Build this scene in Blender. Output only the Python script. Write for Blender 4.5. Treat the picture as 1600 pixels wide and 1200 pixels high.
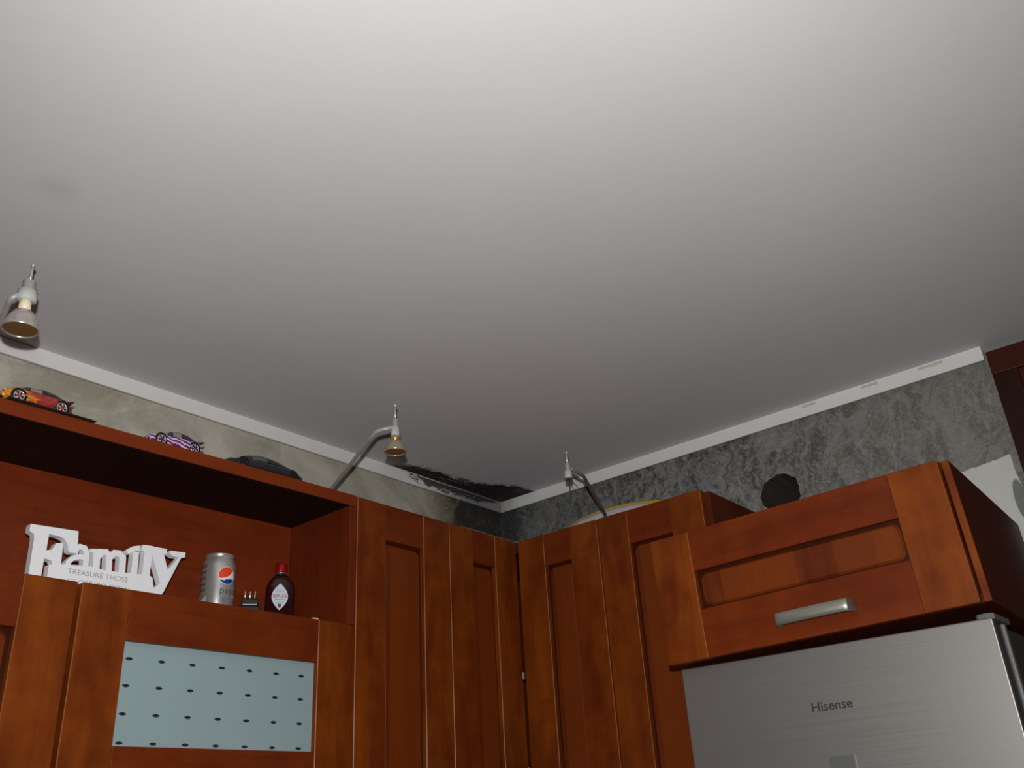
import bpy, bmesh, math, random
from mathutils import Vector, Matrix, Euler
random.seed(7)
for o in list(bpy.data.objects): bpy.data.objects.remove(o)
S = bpy.context.scene
COL = S.collection
PI = math.pi

# ---------------------------------------------------------------- camera
cam_d = bpy.data.cameras.new('camera'); cam = bpy.data.objects.new('camera', cam_d); COL.objects.link(cam)
CAM = Vector((-2.092, -1.7053, 1.6335))
yaw, pit, rol = 0.9081, 0.4542, -0.0636
fwd = Vector((math.sin(yaw)*math.cos(pit), math.cos(yaw)*math.cos(pit), math.sin(pit)))
rt = Vector((math.cos(yaw), -math.sin(yaw), 0)); up = rt.cross(fwd)
R2 = rt*math.cos(rol) + up*math.sin(rol); U2 = up*math.cos(rol) - rt*math.sin(rol)
M = Matrix((R2, U2, -fwd)).transposed().to_4x4(); M.translation = CAM
cam.matrix_world = M
cam_d.sensor_width = 36; cam_d.lens = 36*1438.1/1600; cam_d.clip_start = 0.02
S.camera = cam
# ---------------------------------------------------------------- world / light / exposure
w = bpy.data.worlds.new('world'); S.world = w; w.use_nodes = True
w.node_tree.nodes['Background'].inputs[0].default_value = (0.8, 0.85, 1, 1)
w.node_tree.nodes['Background'].inputs[1].default_value = 0.01
# the compact camera's own flash, a few centimetres above its lens
fl = bpy.data.lights.new('camera_flash', 'SPOT'); flo = bpy.data.objects.new('camera_flash', fl); COL.objects.link(flo)
fl.energy = 87; fl.color = (1.0, 0.985, 0.965); fl.shadow_soft_size = 0.008; fl.spot_size = math.radians(118); fl.spot_blend = 0.9
M3 = Matrix((R2, U2, -fwd)).transposed().to_4x4(); M3.translation = CAM + U2*0.062 - R2*0.008 + fwd*0.01
flo.matrix_world = M3
S.view_settings.view_transform = 'Standard'; S.view_settings.look = 'None'
S.view_settings.exposure = 0.0; S.view_settings.gamma = 1; S.view_settings.use_curve_mapping = False

# ---------------------------------------------------------------- node helpers
def new_mat(name):
    m = bpy.data.materials.new(name); m.use_nodes = True
    return m, m.node_tree.nodes, m.node_tree.links, m.node_tree.nodes['Principled BSDF']
def simple(name, col, rough=0.5, metal=0.0, coat=0.0, bump=0.0, var=0.06, scale=60, trans=0.0, ior=1.45):
    m, N, L, b = new_mat(name)
    tc = N.new('ShaderNodeTexCoord'); nz = N.new('ShaderNodeTexNoise'); nz.inputs['Scale'].default_value = scale
    nz.inputs['Detail'].default_value = 4
    L.new(tc.outputs['Object'], nz.inputs['Vector'])
    mx = N.new('ShaderNodeMix'); mx.data_type = 'RGBA'
    mx.inputs['A'].default_value = (*[c*(1-var) for c in col], 1); mx.inputs['B'].default_value = (*[min(1, c*(1+var)) for c in col], 1)
    L.new(nz.outputs['Fac'], mx.inputs['Factor']); L.new(mx.outputs['Result'], b.inputs['Base Color'])
    b.inputs['Roughness'].default_value = rough; b.inputs['Metallic'].default_value = metal
    b.inputs['Coat Weight'].default_value = coat; b.inputs['Coat Roughness'].default_value = 0.15
    b.inputs['Transmission Weight'].default_value = trans; b.inputs['IOR'].default_value = ior
    if bump:
        bp = N.new('ShaderNodeBump'); bp.inputs['Strength'].default_value = bump; bp.inputs['Distance'].default_value = 0.002
        L.new(nz.outputs['Fac'], bp.inputs['Height']); L.new(bp.outputs['Normal'], b.inputs['Normal'])
    return m
def ramp(N, pts, mode='LINEAR'):
    r = N.new('ShaderNodeValToRGB'); r.color_ramp.interpolation = mode
    e = r.color_ramp.elements
    while len(e) < len(pts): e.new(0.5)
    for el, (p, c) in zip(e, pts):
        el.position = p; el.color = c if len(c) == 4 else (*c, 1)
    return r
def math_n(N, L, op, a, b=None, clamp=False):
    n = N.new('ShaderNodeMath'); n.operation = op; n.use_clamp = clamp
    for i, v in enumerate((a, b)):
        if v is None: continue
        if isinstance(v, (int, float)): n.inputs[i].default_value = v
        else: L.new(v, n.inputs[i])
    return n.outputs[0]
def mixc(N, L, f, a, b):
    n = N.new('ShaderNodeMix'); n.data_type = 'RGBA'
    for k, v in (('Factor', f), ('A', a), ('B', b)):
        if isinstance(v, (int, float)): n.inputs[k].default_value = v
        elif isinstance(v, tuple): n.inputs[k].default_value = (*v[:3], 1)
        else: L.new(v, n.inputs[k])
    return n.outputs['Result']
def noise(N, L, vec, scale, detail=4, rough=0.5, dist=0.0, sc=None):
    if sc:
        mp = N.new('ShaderNodeMapping'); mp.inputs['Scale'].default_value = sc; L.new(vec, mp.inputs['Vector']); vec = mp.outputs['Vector']
    n = N.new('ShaderNodeTexNoise'); n.inputs['Scale'].default_value = scale; n.inputs['Detail'].default_value = detail
    n.inputs['Roughness'].default_value = rough; n.inputs['Distortion'].default_value = dist
    L.new(vec, n.inputs['Vector']); return n.outputs['Fac']
def sstep(N, L, v, a, b):
    n = N.new('ShaderNodeMapRange'); n.interpolation_type = 'SMOOTHSTEP'; n.clamp = True
    n.inputs['From Min'].default_value = a; n.inputs['From Max'].default_value = b
    L.new(v, n.inputs['Value']); return n.outputs['Result']

def wood(name, c1, c2, axis='z', rough=0.42, grain=0.35, scale=1.0, coat=0.0):
    m, N, L, b = new_mat(name)
    tc = N.new('ShaderNodeTexCoord'); oi = N.new('ShaderNodeObjectInfo')
    add = N.new('ShaderNodeVectorMath'); add.operation = 'ADD'
    cmb = N.new('ShaderNodeCombineXYZ')
    L.new(math_n(N, L, 'MULTIPLY', oi.outputs['Random'], 7.3), cmb.inputs[0]); L.new(math_n(N, L, 'MULTIPLY', oi.outputs['Random'], 13.1), cmb.inputs[2])
    L.new(tc.outputs['Object'], add.inputs[0]); L.new(cmb.outputs[0], add.inputs[1]); v = add.outputs[0]
    sc = {'z': (1, 1, 0.06), 'x': (0.06, 1, 1), 'y': (1, 0.06, 1)}[axis]
    g = noise(N, L, v, 90*scale, 5, 0.6, 0.2, sc)
    broad = noise(N, L, v, 14*scale, 3, 0.5, 0.6, tuple(min(1, s*4) for s in sc))
    blot = noise(N, L, v, 16, 3, 0.6)
    pores = noise(N, L, v, 380, 2, 0.6, 0, tuple(min(1, s*2) for s in sc))
    base = mixc(N, L, sstep(N, L, math_n(N, L, 'ADD', math_n(N, L, 'MULTIPLY', broad, 0.6), math_n(N, L, 'MULTIPLY', blot, 0.4)), 0.28, 0.74), c1, c2)
    dark = tuple(c*0.55 for c in c1)
    base = mixc(N, L, math_n(N, L, 'MULTIPLY', sstep(N, L, g, 0.5, 0.78), grain), base, dark)
    base = mixc(N, L, math_n(N, L, 'MULTIPLY', sstep(N, L, pores, 0.62, 0.75), 0.35), base, dark)
    L.new(base, b.inputs['Base Color'])
    b.inputs['Roughness'].default_value = rough; b.inputs['Coat Weight'].default_value = coat; b.inputs['Coat Roughness'].default_value = 0.3
    b.inputs['Specular IOR Level'].default_value = 0.16
    bp = N.new('ShaderNodeBump'); bp.inputs['Strength'].default_value = 0.12; bp.inputs['Distance'].default_value = 0.001
    L.new(g, bp.inputs['Height']); L.new(bp.outputs['Normal'], b.inputs['Normal'])
    return m

MW = {}
MW['stile'] = wood('stained_alder_upright', (0.112, 0.0165, 0.0024), (0.245, 0.0550, 0.0045), 'z')
MW['rail'] = wood('stained_alder_cross', (0.110, 0.0150, 0.0024), (0.190, 0.0320, 0.0038), 'x')
MW['panel'] = wood('stained_alder_panel', (0.10, 0.016, 0.0035), (0.17, 0.034, 0.0055), 'z', grain=0.6, scale=0.7)
MW['board'] = wood('red_cherry_board', (0.150, 0.0210, 0.0045), (0.215, 0.0350, 0.0070), 'x', rough=0.45, grain=0.75, scale=0.6, coat=0.0)
MW['side'] = wood('red_cherry_side_board', (0.125, 0.0190, 0.0045), (0.17, 0.0280, 0.0065), 'z', rough=0.45, grain=0.6, scale=0.8, coat=0.0)
MW['gable'] = wood('dark_cherry_side_panel', (0.075, 0.014, 0.004), (0.11, 0.019, 0.005), 'z', rough=0.5, grain=0.3, coat=0.0)
MW['dark'] = wood('dark_mahogany', (0.020, 0.006, 0.004), (0.03, 0.009, 0.005), 'z', rough=0.4)
MW['dark_rail'] = wood('dark_mahogany_cross', (0.055, 0.011, 0.005), (0.07, 0.014, 0.006), 'x', rough=0.4)
MW['under'] = wood('near_black_underside', (0.012, 0.004, 0.002), (0.016, 0.0055, 0.0025), 'x', rough=0.6, grain=0.2)  # near-black colour for the underside of the top board
MW['front_edge'] = wood('red_cherry_edge', (0.17, 0.026, 0.0045), (0.22, 0.036, 0.0060), 'x', grain=0.2)
MW['groove'] = wood('shadow_dark_groove', (0.035, 0.007, 0.002), (0.05, 0.010, 0.003), 'z')  # groove shadow around the raised field is put into this darker colour
MW['edge'] = simple('pale_highlight_edge', (0.28, 0.085, 0.022), 0.42)  # pale bevel colour paints in the highlight along the stile edges

# ---------------------------------------------------------------- mesh helpers
class MB:
    def __init__(s): s.bm = bmesh.new()
    def box(s, x0, x1, y0, y1, z0, z1, mi=0, bev=0.0, seg=2, bmi=None):
        r = bmesh.ops.create_cube(s.bm, size=1.0)
        for v in r['verts']:
            v.co = Vector(((x0+x1)/2+v.co.x*(x1-x0), (y0+y1)/2+v.co.y*(y1-y0), (z0+z1)/2+v.co.z*(z1-z0)))
        fs = {f for v in r['verts'] for f in v.link_faces}
        for f in fs: f.material_index = mi
        if bev:
            es = {e for v in r['verts'] for e in v.link_edges}
            rr = bmesh.ops.bevel(s.bm, geom=list(es), offset=bev, segments=seg, affect='EDGES', profile=0.5)
            for f in rr['faces']:
                f.material_index = mi if bmi is None or abs(f.normal.z) > 0.3 else bmi
        return s
    def prism(s, pts, a0, a1, axis='y', mi=0):
        # pts 2D; axis = extrusion axis
        def P(p, a): return {'y': (p[0], a, p[1]), 'x': (a, p[0], p[1]), 'z': (p[0], p[1], a)}[axis]
        A = [s.bm.verts.new(P(p, a0)) for p in pts]; B = [s.bm.verts.new(P(p, a1)) for p in pts]
        fs = [s.bm.faces.new(A), s.bm.faces.new(B[::-1])]
        n = len(pts)
        for i in range(n): fs.append(s.bm.faces.new((A[i], B[i], B[(i+1) % n], A[(i+1) % n])))
        bmesh.ops.recalc_face_normals(s.bm, faces=fs)
        for f in fs: f.material_index = mi
        return s
    def tube(s, path, r, seg=14, mi=0, caps=True):
        path = [Vector(p) for p in path]; rs = r if isinstance(r, (list, tuple)) else [r]*len(path)
        rings = []; t0 = (path[1]-path[0]).normalized()
        n = t0.orthogonal().normalized()
        for i, p in enumerate(path):
            t = (path[min(i+1, len(path)-1)]-path[max(i-1, 0)]).normalized()
            n = (n - t*n.dot(t)).normalized(); b = t.cross(n)
            rings.append([s.bm.verts.new(p+(n*math.cos(2*PI*k/seg)+b*math.sin(2*PI*k/seg))*rs[i]) for k in range(seg)])
        for a, c in zip(rings, rings[1:]):
            for k in range(seg):
                f = s.bm.faces.new((a[k], a[(k+1) % seg], c[(k+1) % seg], c[k])); f.material_index = mi; f.smooth = True
        if caps:
            f = s.bm.faces.new(rings[0][::-1]); f.material_index = mi
            f = s.bm.faces.new(rings[-1]); f.material_index = mi
        return s
    def lathe(s, prof, seg=40, mi=0, origin=(0, 0, 0), axis='z', mfun=None, sx=1, sy=1):
        o = Vector(origin); rings = []
        for r, z in prof:
            ring = []
            for k in range(seg):
                a = 2*PI*k/seg; p = Vector((math.cos(a)*r*sx, math.sin(a)*r*sy, z))
                if axis == 'y': p = Vector((p.x, p.z, p.y))
                if axis == 'x': p = Vector((p.z, p.x, p.y))
                ring.append(s.bm.verts.new(o+p))
            rings.append(ring)
        fs = []
        for i, (a, c) in enumerate(zip(rings, rings[1:])):
            for k in range(seg):
                f = s.bm.faces.new((a[k], a[(k+1) % seg], c[(k+1) % seg], c[k])); f.smooth = True
                f.material_index = mfun(i, k) if mfun else mi; fs.append(f)
        bmesh.ops.recalc_face_normals(s.bm, faces=fs)
        return s
    def build(s, name, mats, parent=None, smooth=None, loc=None, rot=None):
        me = bpy.data.meshes.new(name); s.bm.normal_update(); s.bm.to_mesh(me); s.bm.free()
        for m in (mats if isinstance(mats, (list, tuple)) else [mats]): me.materials.append(m)
        if smooth is not None:
            for p in me.polygons: p.use_smooth = smooth
        o = bpy.data.objects.new(name, me); COL.objects.link(o)
        if parent is not None: o.parent = parent
        if loc: o.location = loc
        if rot: o.rotation_euler = rot
        return o
def smooth_path(pts, n=6):
    pts = [Vector(p) for p in pts]; out = []
    for i in range(len(pts)-1):
        p0 = pts[max(i-1, 0)]; p1 = pts[i]; p2 = pts[i+1]; p3 = pts[min(i+2, len(pts)-1)]
        for k in range(n):
            t = k/n
            out.append(0.5*((2*p1)+(p2-p0)*t+(2*p0-5*p1+4*p2-p3)*t*t+(3*p1-p0-3*p2+p3)*t**3))
    out.append(pts[-1]); return out
def fillet(pts, rad=0.012, n=6):
    pts = [Vector(p) for p in pts]; out = [pts[0]]
    for i in range(1, len(pts)-1):
        a, b_, c = pts[i-1], pts[i], pts[i+1]
        d1 = min(rad, (a-b_).length*0.45); d2 = min(rad, (c-b_).length*0.45)
        p, q = b_+(a-b_).normalized()*d1, b_+(c-b_).normalized()*d2
        for k in range(n+1):
            t = k/n; out.append(p*(1-t)**2+b_*2*t*(1-t)+q*t*t)
    out.append(pts[-1]); return out
def tag(o, label, cat, group=None, kind=None):
    o['label'] = label; o['category'] = cat
    if group: o['group'] = group
    if kind: o['kind'] = kind
    return o
def thing(name, loc, label, cat, rot=(0, 0, 0), group=None):
    o = bpy.data.objects.new(name, None); COL.objects.link(o); o.location = loc; o.rotation_euler = rot; o.empty_display_size = 0.05
    return tag(o, label, cat, group)
def structure(o, label=None):
    o['kind'] = 'structure'
    if label: o['label'] = label
    return o
def text_mesh(txt, size, depth, mat, name, parent, loc, rot, width=None, offset=0.0, align='LEFT', height_scale=1.0):
    cu = bpy.data.curves.new(name+'_c', 'FONT'); cu.body = txt; cu.size = size; cu.extrude = depth; cu.align_x = align; cu.offset = offset
    cu.resolution_u = 4
    tmp = bpy.data.objects.new(name+'_t', cu); COL.objects.link(tmp)
    dg = bpy.context.evaluated_depsgraph_get(); me = bpy.data.meshes.new_from_object(tmp.evaluated_get(dg))
    bpy.data.objects.remove(tmp)
    xs = [v.co.x for v in me.vertices]; w0 = max(xs)-min(xs); k = width/w0 if width else 1.0
    for v in me.vertices: v.co.x *= k; v.co.y *= height_scale
    me.materials.clear(); me.materials.append(mat)
    o = bpy.data.objects.new(name, me); COL.objects.link(o); o.parent = parent; o.location = loc; o.rotation_euler = rot
    return o

# ================================================================ ROOM
H = 2.55; WX = 0.035; WY = 0.035       # wall planes; the crown strip stands 3.5 cm proud at 0
X0, Y0 = -3.6, -3.4
TALL_Y = -1.405                         # where the right wall gives way to the tall cabinet

# ---- ceiling
m, N, L, b = new_mat('ceiling_paint'); tc = N.new('ShaderNodeTexCoord'); P = tc.outputs['Object']
sep = N.new('ShaderNodeSeparateXYZ'); L.new(P, sep.inputs[0])
px = math_n(N, L, 'MULTIPLY', sep.outputs[0], -1); py = math_n(N, L, 'MULTIPLY', sep.outputs[1], -1)
# soot width profile along the left wall (distance from corner px, 0 .. 0.5 m)
pr = ramp(N, [(0.0, (0.13,)*3), (0.10, (0.132,)*3), (0.22, (0.105,)*3), (0.32, (0.074,)*3), (0.42, (0.058,)*3), (0.56, (0.050,)*3), (0.66, (0.055,)*3), (0.80, (0.046,)*3), (0.92, (0.010,)*3), (1.0, (-0.0,)*3)])
L.new(math_n(N, L, 'MULTIPLY', px, 1/0.5, True), pr.inputs[0])
rough_edge = noise(N, L, P, 34, 6, 0.75, 0.8, (1, 1.6, 1))
fine = noise(N, L, P, 130, 5, 0.8, 0.5)
wid = math_n(N, L, 'ADD', pr.outputs[0], math_n(N, L, 'MULTIPLY', math_n(N, L, 'SUBTRACT', rough_edge, 0.46), 0.10))
wid = math_n(N, L, 'ADD', wid, math_n(N, L, 'MULTIPLY', math_n(N, L, 'SUBTRACT', fine, 0.5), 0.045))
d = math_n(N, L, 'SUBTRACT', wid, py)
reach = math_n(N, L, 'SUBTRACT', 1, sstep(N, L, px, 0.44, 0.50))
mold = math_n(N, L, 'MULTIPLY', sstep(N, L, d, -0.004, 0.012), reach)
streak = noise(N, L, P, 22, 5, 0.7, 1.5, (0.45, 2.2, 1))
mold = math_n(N, L, 'MULTIPLY', mold, math_n(N, L, 'SUBTRACT', 1, math_n(N, L, 'MULTIPLY', sstep(N, L, streak, 0.60, 0.70), math_n(N, L, 'SUBTRACT', 1, sstep(N, L, d, 0.02, 0.05)))))
haze = math_n(N, L, 'MULTIPLY', sstep(N, L, math_n(N, L, 'ADD', d, 0.03), 0.0, 0.06), math_n(N, L, 'MULTIPLY', reach, 0.25))
# a second faint yellow-grey halo further out, and light marks elsewhere
dx = math_n(N, L, 'SUBTRACT', px, 1.632); dy = math_n(N, L, 'SUBTRACT', py, 0.499)
rr = math_n(N, L, 'SQRT', math_n(N, L, 'ADD', math_n(N, L, 'MULTIPLY', dx, dx), math_n(N, L, 'MULTIPLY', dy, dy)))
smud = math_n(N, L, 'MULTIPLY', math_n(N, L, 'SUBTRACT', 1, sstep(N, L, rr, 0.0, 0.05)), 0.12)
big = noise(N, L, P, 3.0, 4, 0.6)
base = mixc(N, L, big, (0.575, 0.570, 0.585), (0.63, 0.625, 0.635))
spots = noise(N, L, P, 11, 4, 0.7)
base = mixc(N, L, math_n(N, L, 'MULTIPLY', sstep(N, L, spots, 0.66, 0.8), 0.10), base, (0.3, 0.29, 0.28))
base = mixc(N, L, smud, base, (0.10, 0.10, 0.10))
base = mixc(N, L, haze, base, (0.12, 0.10, 0.055))
mcol = mixc(N, L, sstep(N, L, noise(N, L, P, 26, 3, 0.6), 0.5, 0.7), (0.016, 0.012, 0.012), (0.06, 0.045, 0.028))
base = mixc(N, L, math_n(N, L, 'MULTIPLY', mold, 0.97), base, mcol)
L.new(base, b.inputs['Base Color']); b.inputs['Roughness'].default_value = 0.8; b.inputs['Specular IOR Level'].default_value = 0.2
bp = N.new('ShaderNodeBump'); bp.inputs['Strength'].default_value = 0.10; bp.inputs['Distance'].default_value = 0.002
hs = math_n(N, L, 'ADD', noise(N, L, P, 230, 4, 0.6), math_n(N, L, 'MULTIPLY', noise(N, L, P, 20, 3, 0.5), 2.0))
L.new(hs, bp.inputs['Height']); L.new(bp.outputs['Normal'], b.inputs['Normal'])
M_CEIL = m
structure(MB().box(X0-0.1, 0.75, Y0-0.1, WY+0.1, H, H+0.1).build('ceiling', M_CEIL), 'white painted ceiling with black mould in the corner')

# ---- left wall material (beige textured, charcoal towards the corner)
def wall_mat(name, which):
    m, N, L, b = new_mat(name); tc = N.new('ShaderNodeTexCoord'); P = tc.outputs['Object']
    sep = N.new('ShaderNodeSeparateXYZ'); L.new(P, sep.inputs[0])
    if which == 'left':
        n1 = noise(N, L, P, 5, 6, 0.65, 1.0); n2 = noise(N, L, P, 28, 5, 0.7, 1.5)
        base = mixc(N, L, sstep(N, L, n1, 0.35, 0.65), (0.36, 0.34, 0.27), (0.56, 0.53, 0.46))
        base = mixc(N, L, math_n(N, L, 'MULTIPLY', sstep(N, L, n2, 0.5, 0.75), 0.45), base, (0.52, 0.49, 0.42))
        n3 = noise(N, L, P, 9, 4, 0.7, 0.5)
        base = mixc(N, L, math_n(N, L, 'MULTIPLY', sstep(N, L, n3, 0.60, 0.78), 0.35), base, (0.27, 0.23, 0.12))
        px = math_n(N, L, 'MULTIPLY', sep.outputs[0], -1)
        e = math_n(N, L, 'ADD', px, math_n(N, L, 'MULTIPLY', math_n(N, L, 'SUBTRACT', noise(N, L, P, 16, 5, 0.8, 1), 0.5), 0.22))
        e = math_n(N, L, 'ADD', e, math_n(N, L, 'MULTIPLY', math_n(N, L, 'SUBTRACT', noise(N, L, P, 110, 4, 0.8), 0.5), 0.12))
        s1 = math_n(N, L, 'SUBTRACT', 1, sstep(N, L, e, 0.16, 0.40)); s2 = math_n(N, L, 'SUBTRACT', 1, sstep(N, L, e, 0.14, 0.22))
        base = mixc(N, L, math_n(N, L, 'MULTIPLY', s1, 0.7), base, (0.12, 0.095, 0.05))
        dk = mixc(N, L, sstep(N, L, noise(N, L, P, 30, 5, 0.7), 0.5, 0.75), (0.028, 0.028, 0.028), (0.10, 0.10, 0.10))
        base = mixc(N, L, math_n(N, L, 'MULTIPLY', s2, 0.93), base, dk)
        hh = math_n(N, L, 'ADD', n1, n2); st = 0.5
    else:
        # swirled grey sponge paint with light and ochre strokes
        wv = N.new('ShaderNodeTexVoronoi'); wv.inputs['Scale'].default_value = 13; wv.feature = 'F1'
        warp = N.new('ShaderNodeTexNoise'); warp.inputs['Scale'].default_value = 7; warp.inputs['Detail'].default_value = 3; L.new(P, warp.inputs['Vector'])
        va = N.new('ShaderNodeVectorMath'); va.operation = 'MULTIPLY_ADD'; L.new(warp.outputs['Color'], va.inputs[0]); va.inputs[1].default_value = (0.16,)*3; L.new(P, va.inputs[2])
        L.new(va.outputs[0], wv.inputs['Vector'])
        rings = math_n(N, L, 'SINE', math_n(N, L, 'MULTIPLY', wv.outputs['Distance'], 46))
        st_n = noise(N, L, va.outputs[0], 16, 6, 0.75, 1.6, (1, 1.0, 0.45))
        fn = noise(N, L, P, 95, 6, 0.8, 0.6)
        dash = noise(N, L, va.outputs[0], 70, 4, 0.8, 2.5, (1, 1.6, 0.5))
        base = mixc(N, L, sstep(N, L, st_n, 0.38, 0.62), (0.050, 0.055, 0.055), (0.22, 0.22, 0.21))
        base = mixc(N, L, math_n(N, L, 'MULTIPLY', sstep(N, L, fn, 0.46, 0.68), 0.65), base, (0.38, 0.37, 0.355))
        base = mixc(N, L, math_n(N, L, 'MULTIPLY', sstep(N, L, math_n(N, L, 'ADD', math_n(N, L, 'MULTIPLY', rings, 0.10), dash), 0.62, 0.74), 0.55), base, (0.40, 0.385, 0.38))
        py = math_n(N, L, 'MULTIPLY', sep.outputs[1], -1)
        near = sstep(N, L, py, 0.75, 1.3)
        oc = noise(N, L, P, 19, 5, 0.75, 0.8)
        base = mixc(N, L, math_n(N, L, 'MULTIPLY', sstep(N, L, oc, 0.52, 0.70), math_n(N, L, 'ADD', 0.15, math_n(N, L, 'MULTIPLY', near, 0.45))), base, (0.25, 0.225, 0.10))
        base = mixc(N, L, math_n(N, L, 'MULTIPLY', near, 0.38), base, (0.27, 0.255, 0.21))
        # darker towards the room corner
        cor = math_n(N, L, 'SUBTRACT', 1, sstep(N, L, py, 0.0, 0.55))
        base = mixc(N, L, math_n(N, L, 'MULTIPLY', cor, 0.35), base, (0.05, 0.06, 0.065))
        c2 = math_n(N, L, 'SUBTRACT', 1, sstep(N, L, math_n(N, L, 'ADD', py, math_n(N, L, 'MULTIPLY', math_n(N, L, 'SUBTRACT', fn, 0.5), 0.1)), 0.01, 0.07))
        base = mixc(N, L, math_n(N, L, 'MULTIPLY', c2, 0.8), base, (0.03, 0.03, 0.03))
        # bare white plaster low down at the far right, with a smooth grey strip next to the cabinet
        lev = math_n(N, L, 'ADD', math_n(N, L, 'MULTIPLY', sep.outputs[1], -0.11), 2.152)
        lev = math_n(N, L, 'ADD', lev, math_n(N, L, 'MULTIPLY', math_n(N, L, 'SUBTRACT', noise(N, L, P, 30, 4, 0.7), 0.5), 0.022))
        wz = sstep(N, L, math_n(N, L, 'SUBTRACT', lev, sep.outputs[2]), -0.001, 0.002)
        wy = sstep(N, L, py, 0.95, 0.96)
        ed = math_n(N, L, 'ADD', py, math_n(N, L, 'MULTIPLY', math_n(N, L, 'SUBTRACT', noise(N, L, P, 14, 2, 0.5), 0.5), 0.02))
        we = math_n(N, L, 'SUBTRACT', 1, sstep(N, L, ed, 1.3865, 1.3885))
        white = mixc(N, L, noise(N, L, P, 7, 4, 0.6), (0.60, 0.60, 0.57), (0.68, 0.675, 0.64))
        crack = noise(N, L, P, 17, 2, 0.5, 2.0)
        cr = math_n(N, L, 'SUBTRACT', 1, sstep(N, L, math_n(N, L, 'ABSOLUTE', math_n(N, L, 'SUBTRACT', crack, 0.5)), 0.0, 0.004))
        white = mixc(N, L, math_n(N, L, 'MULTIPLY', cr, 0.3), white, (0.35, 0.30, 0.25))
        # grey patch lower right
        gx = math_n(N, L, 'DIVIDE', math_n(N, L, 'SUBTRACT', py, 1.382), 0.012); gz = math_n(N, L, 'DIVIDE', math_n(N, L, 'SUBTRACT', sep.outputs[2], 2.205), 0.045)
        gr = math_n(N, L, 'ADD', math_n(N, L, 'MULTIPLY', gx, gx), math_n(N, L, 'MULTIPLY', gz, gz))
        white = mixc(N, L, math_n(N, L, 'SUBTRACT', 1, sstep(N, L, gr, 0.8, 1.15)), white, (0.20, 0.21, 0.18))
        base = mixc(N, L, math_n(N, L, 'MULTIPLY', math_n(N, L, 'MULTIPLY', wz, wy), we), base, white)
        hh = math_n(N, L, 'ADD', math_n(N, L, 'MULTIPLY', rings, 0.15), math_n(N, L, 'ADD', st_n, fn)); st = 0.55
    L.new(base, b.inputs['Base Color']); b.inputs['Roughness'].default_value = 0.62
    b.inputs['Specular IOR Level'].default_value = 0.3
    bp = N.new('ShaderNodeBump'); bp.inputs['Strength'].default_value = st; bp.inputs['Distance'].default_value = 0.002
    L.new(hh, bp.inputs['Height']); L.new(bp.outputs['Normal'], b.inputs['Normal'])
    return m
M_WL = wall_mat('beige_sponged_wall_paint', 'left'); M_WR = wall_mat('grey_swirled_wall_paint', 'right')
structure(MB().box(X0, WX+0.1, WY, WY+0.1, 0, H).build('wall_left', M_WL), 'beige sponge-painted wall, sooty near the corner')
# ---- right wall with a real round hole cut through the plaster
M_HOLE = simple('raw_brick_inside_hole', (0.055, 0.043, 0.032), 0.95, bump=0.3, var=0.3, scale=14)
mb = MB(); bm = mb.bm
hc = (-0.868, 2.353); n = 56; rnd = random.Random(3)
ring = []
for k in range(n):
    a = 2*PI*k/n; r = 0.0510*(1+0.035*math.sin(3*a+1)+0.022*math.sin(7*a+2)+0.015*math.sin(13*a)+rnd.uniform(-0.018, 0.018))
    ring.append((hc[0]+math.cos(a)*r, hc[1]+math.sin(a)*r))
Hs = 0.11; sq = []
for k in range(n):
    a = 2*PI*k/n; c, s_ = math.cos(a), math.sin(a); q = Hs/max(abs(c), abs(s_)); sq.append((hc[0]+c*q, hc[1]+s_*q))
va = [bm.verts.new((WX, *p)) for p in ring]; vs = [bm.verts.new((WX, *p)) for p in sq]
vb = [bm.verts.new((WX+0.30, hc[0]+(p[0]-hc[0])*0.97, hc[1]+(p[1]-hc[1])*0.97)) for p in ring]
for k in range(n):
    j = (k+1) % n
    bm.faces.new((va[k], vs[k], vs[j], va[j]))
    f = bm.faces.new((va[k], va[j], vb[j], vb[k])); f.material_index = 1
f = bm.faces.new(vb); f.material_index = 1
bmesh.ops.recalc_face_normals(bm, faces=bm.faces[:])
def wq(y0, y1, z0, z1):
    f = bm.faces.new([bm.verts.new((WX, y, z)) for y, z in ((y0, z0), (y1, z0), (y1, z1), (y0, z1))])
    if f.normal.dot(Vector((-1, 0, 0))) < 0: f.normal_flip()
y0h, y1h, z0h, z1h = hc[0]-Hs, hc[0]+Hs, hc[1]-Hs, hc[1]+Hs
bm.normal_update()
wq(y1h, WY, 0, H); wq(TALL_Y, y0h, 0, H); wq(y0h, y1h, 0, z0h); wq(y0h, y1h, z1h, H)
# thickness: end face at the niche and rear face
f = bm.faces.new([bm.verts.new(v) for v in ((WX, TALL_Y, 0), (WX+0.36, TALL_Y, 0), (WX+0.36, TALL_Y, H), (WX, TALL_Y, H))])
f = bm.faces.new([bm.verts.new(v) for v in ((WX+0.36, WY, 0), (WX+0.36, TALL_Y, 0), (WX+0.36, TALL_Y, H), (WX+0.36, WY, H))])
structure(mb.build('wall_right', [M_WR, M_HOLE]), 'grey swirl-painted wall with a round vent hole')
M_PLAIN = simple('plain_wall_paint', (0.62, 0.62, 0.60), 0.8, bump=0.2, var=0.08, scale=8)
M_HEAD = simple('grey_header_paint', (0.20, 0.215, 0.22), 0.8, bump=0.3, var=0.2, scale=20)
structure(MB().box(WX, WX+0.1, -2.02, TALL_Y, 2.535, H).build('trim_1', M_HEAD), 'grey strip of wall above the dark tall cabinet')
structure(MB().box(WX, WX+0.1, Y0, -2.02, 0, H).build('wall_right', M_PLAIN))
structure(MB().box(0.66, 0.70, -2.1, -1.3, 0, H).build('wall_right', M_PLAIN))
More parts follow.
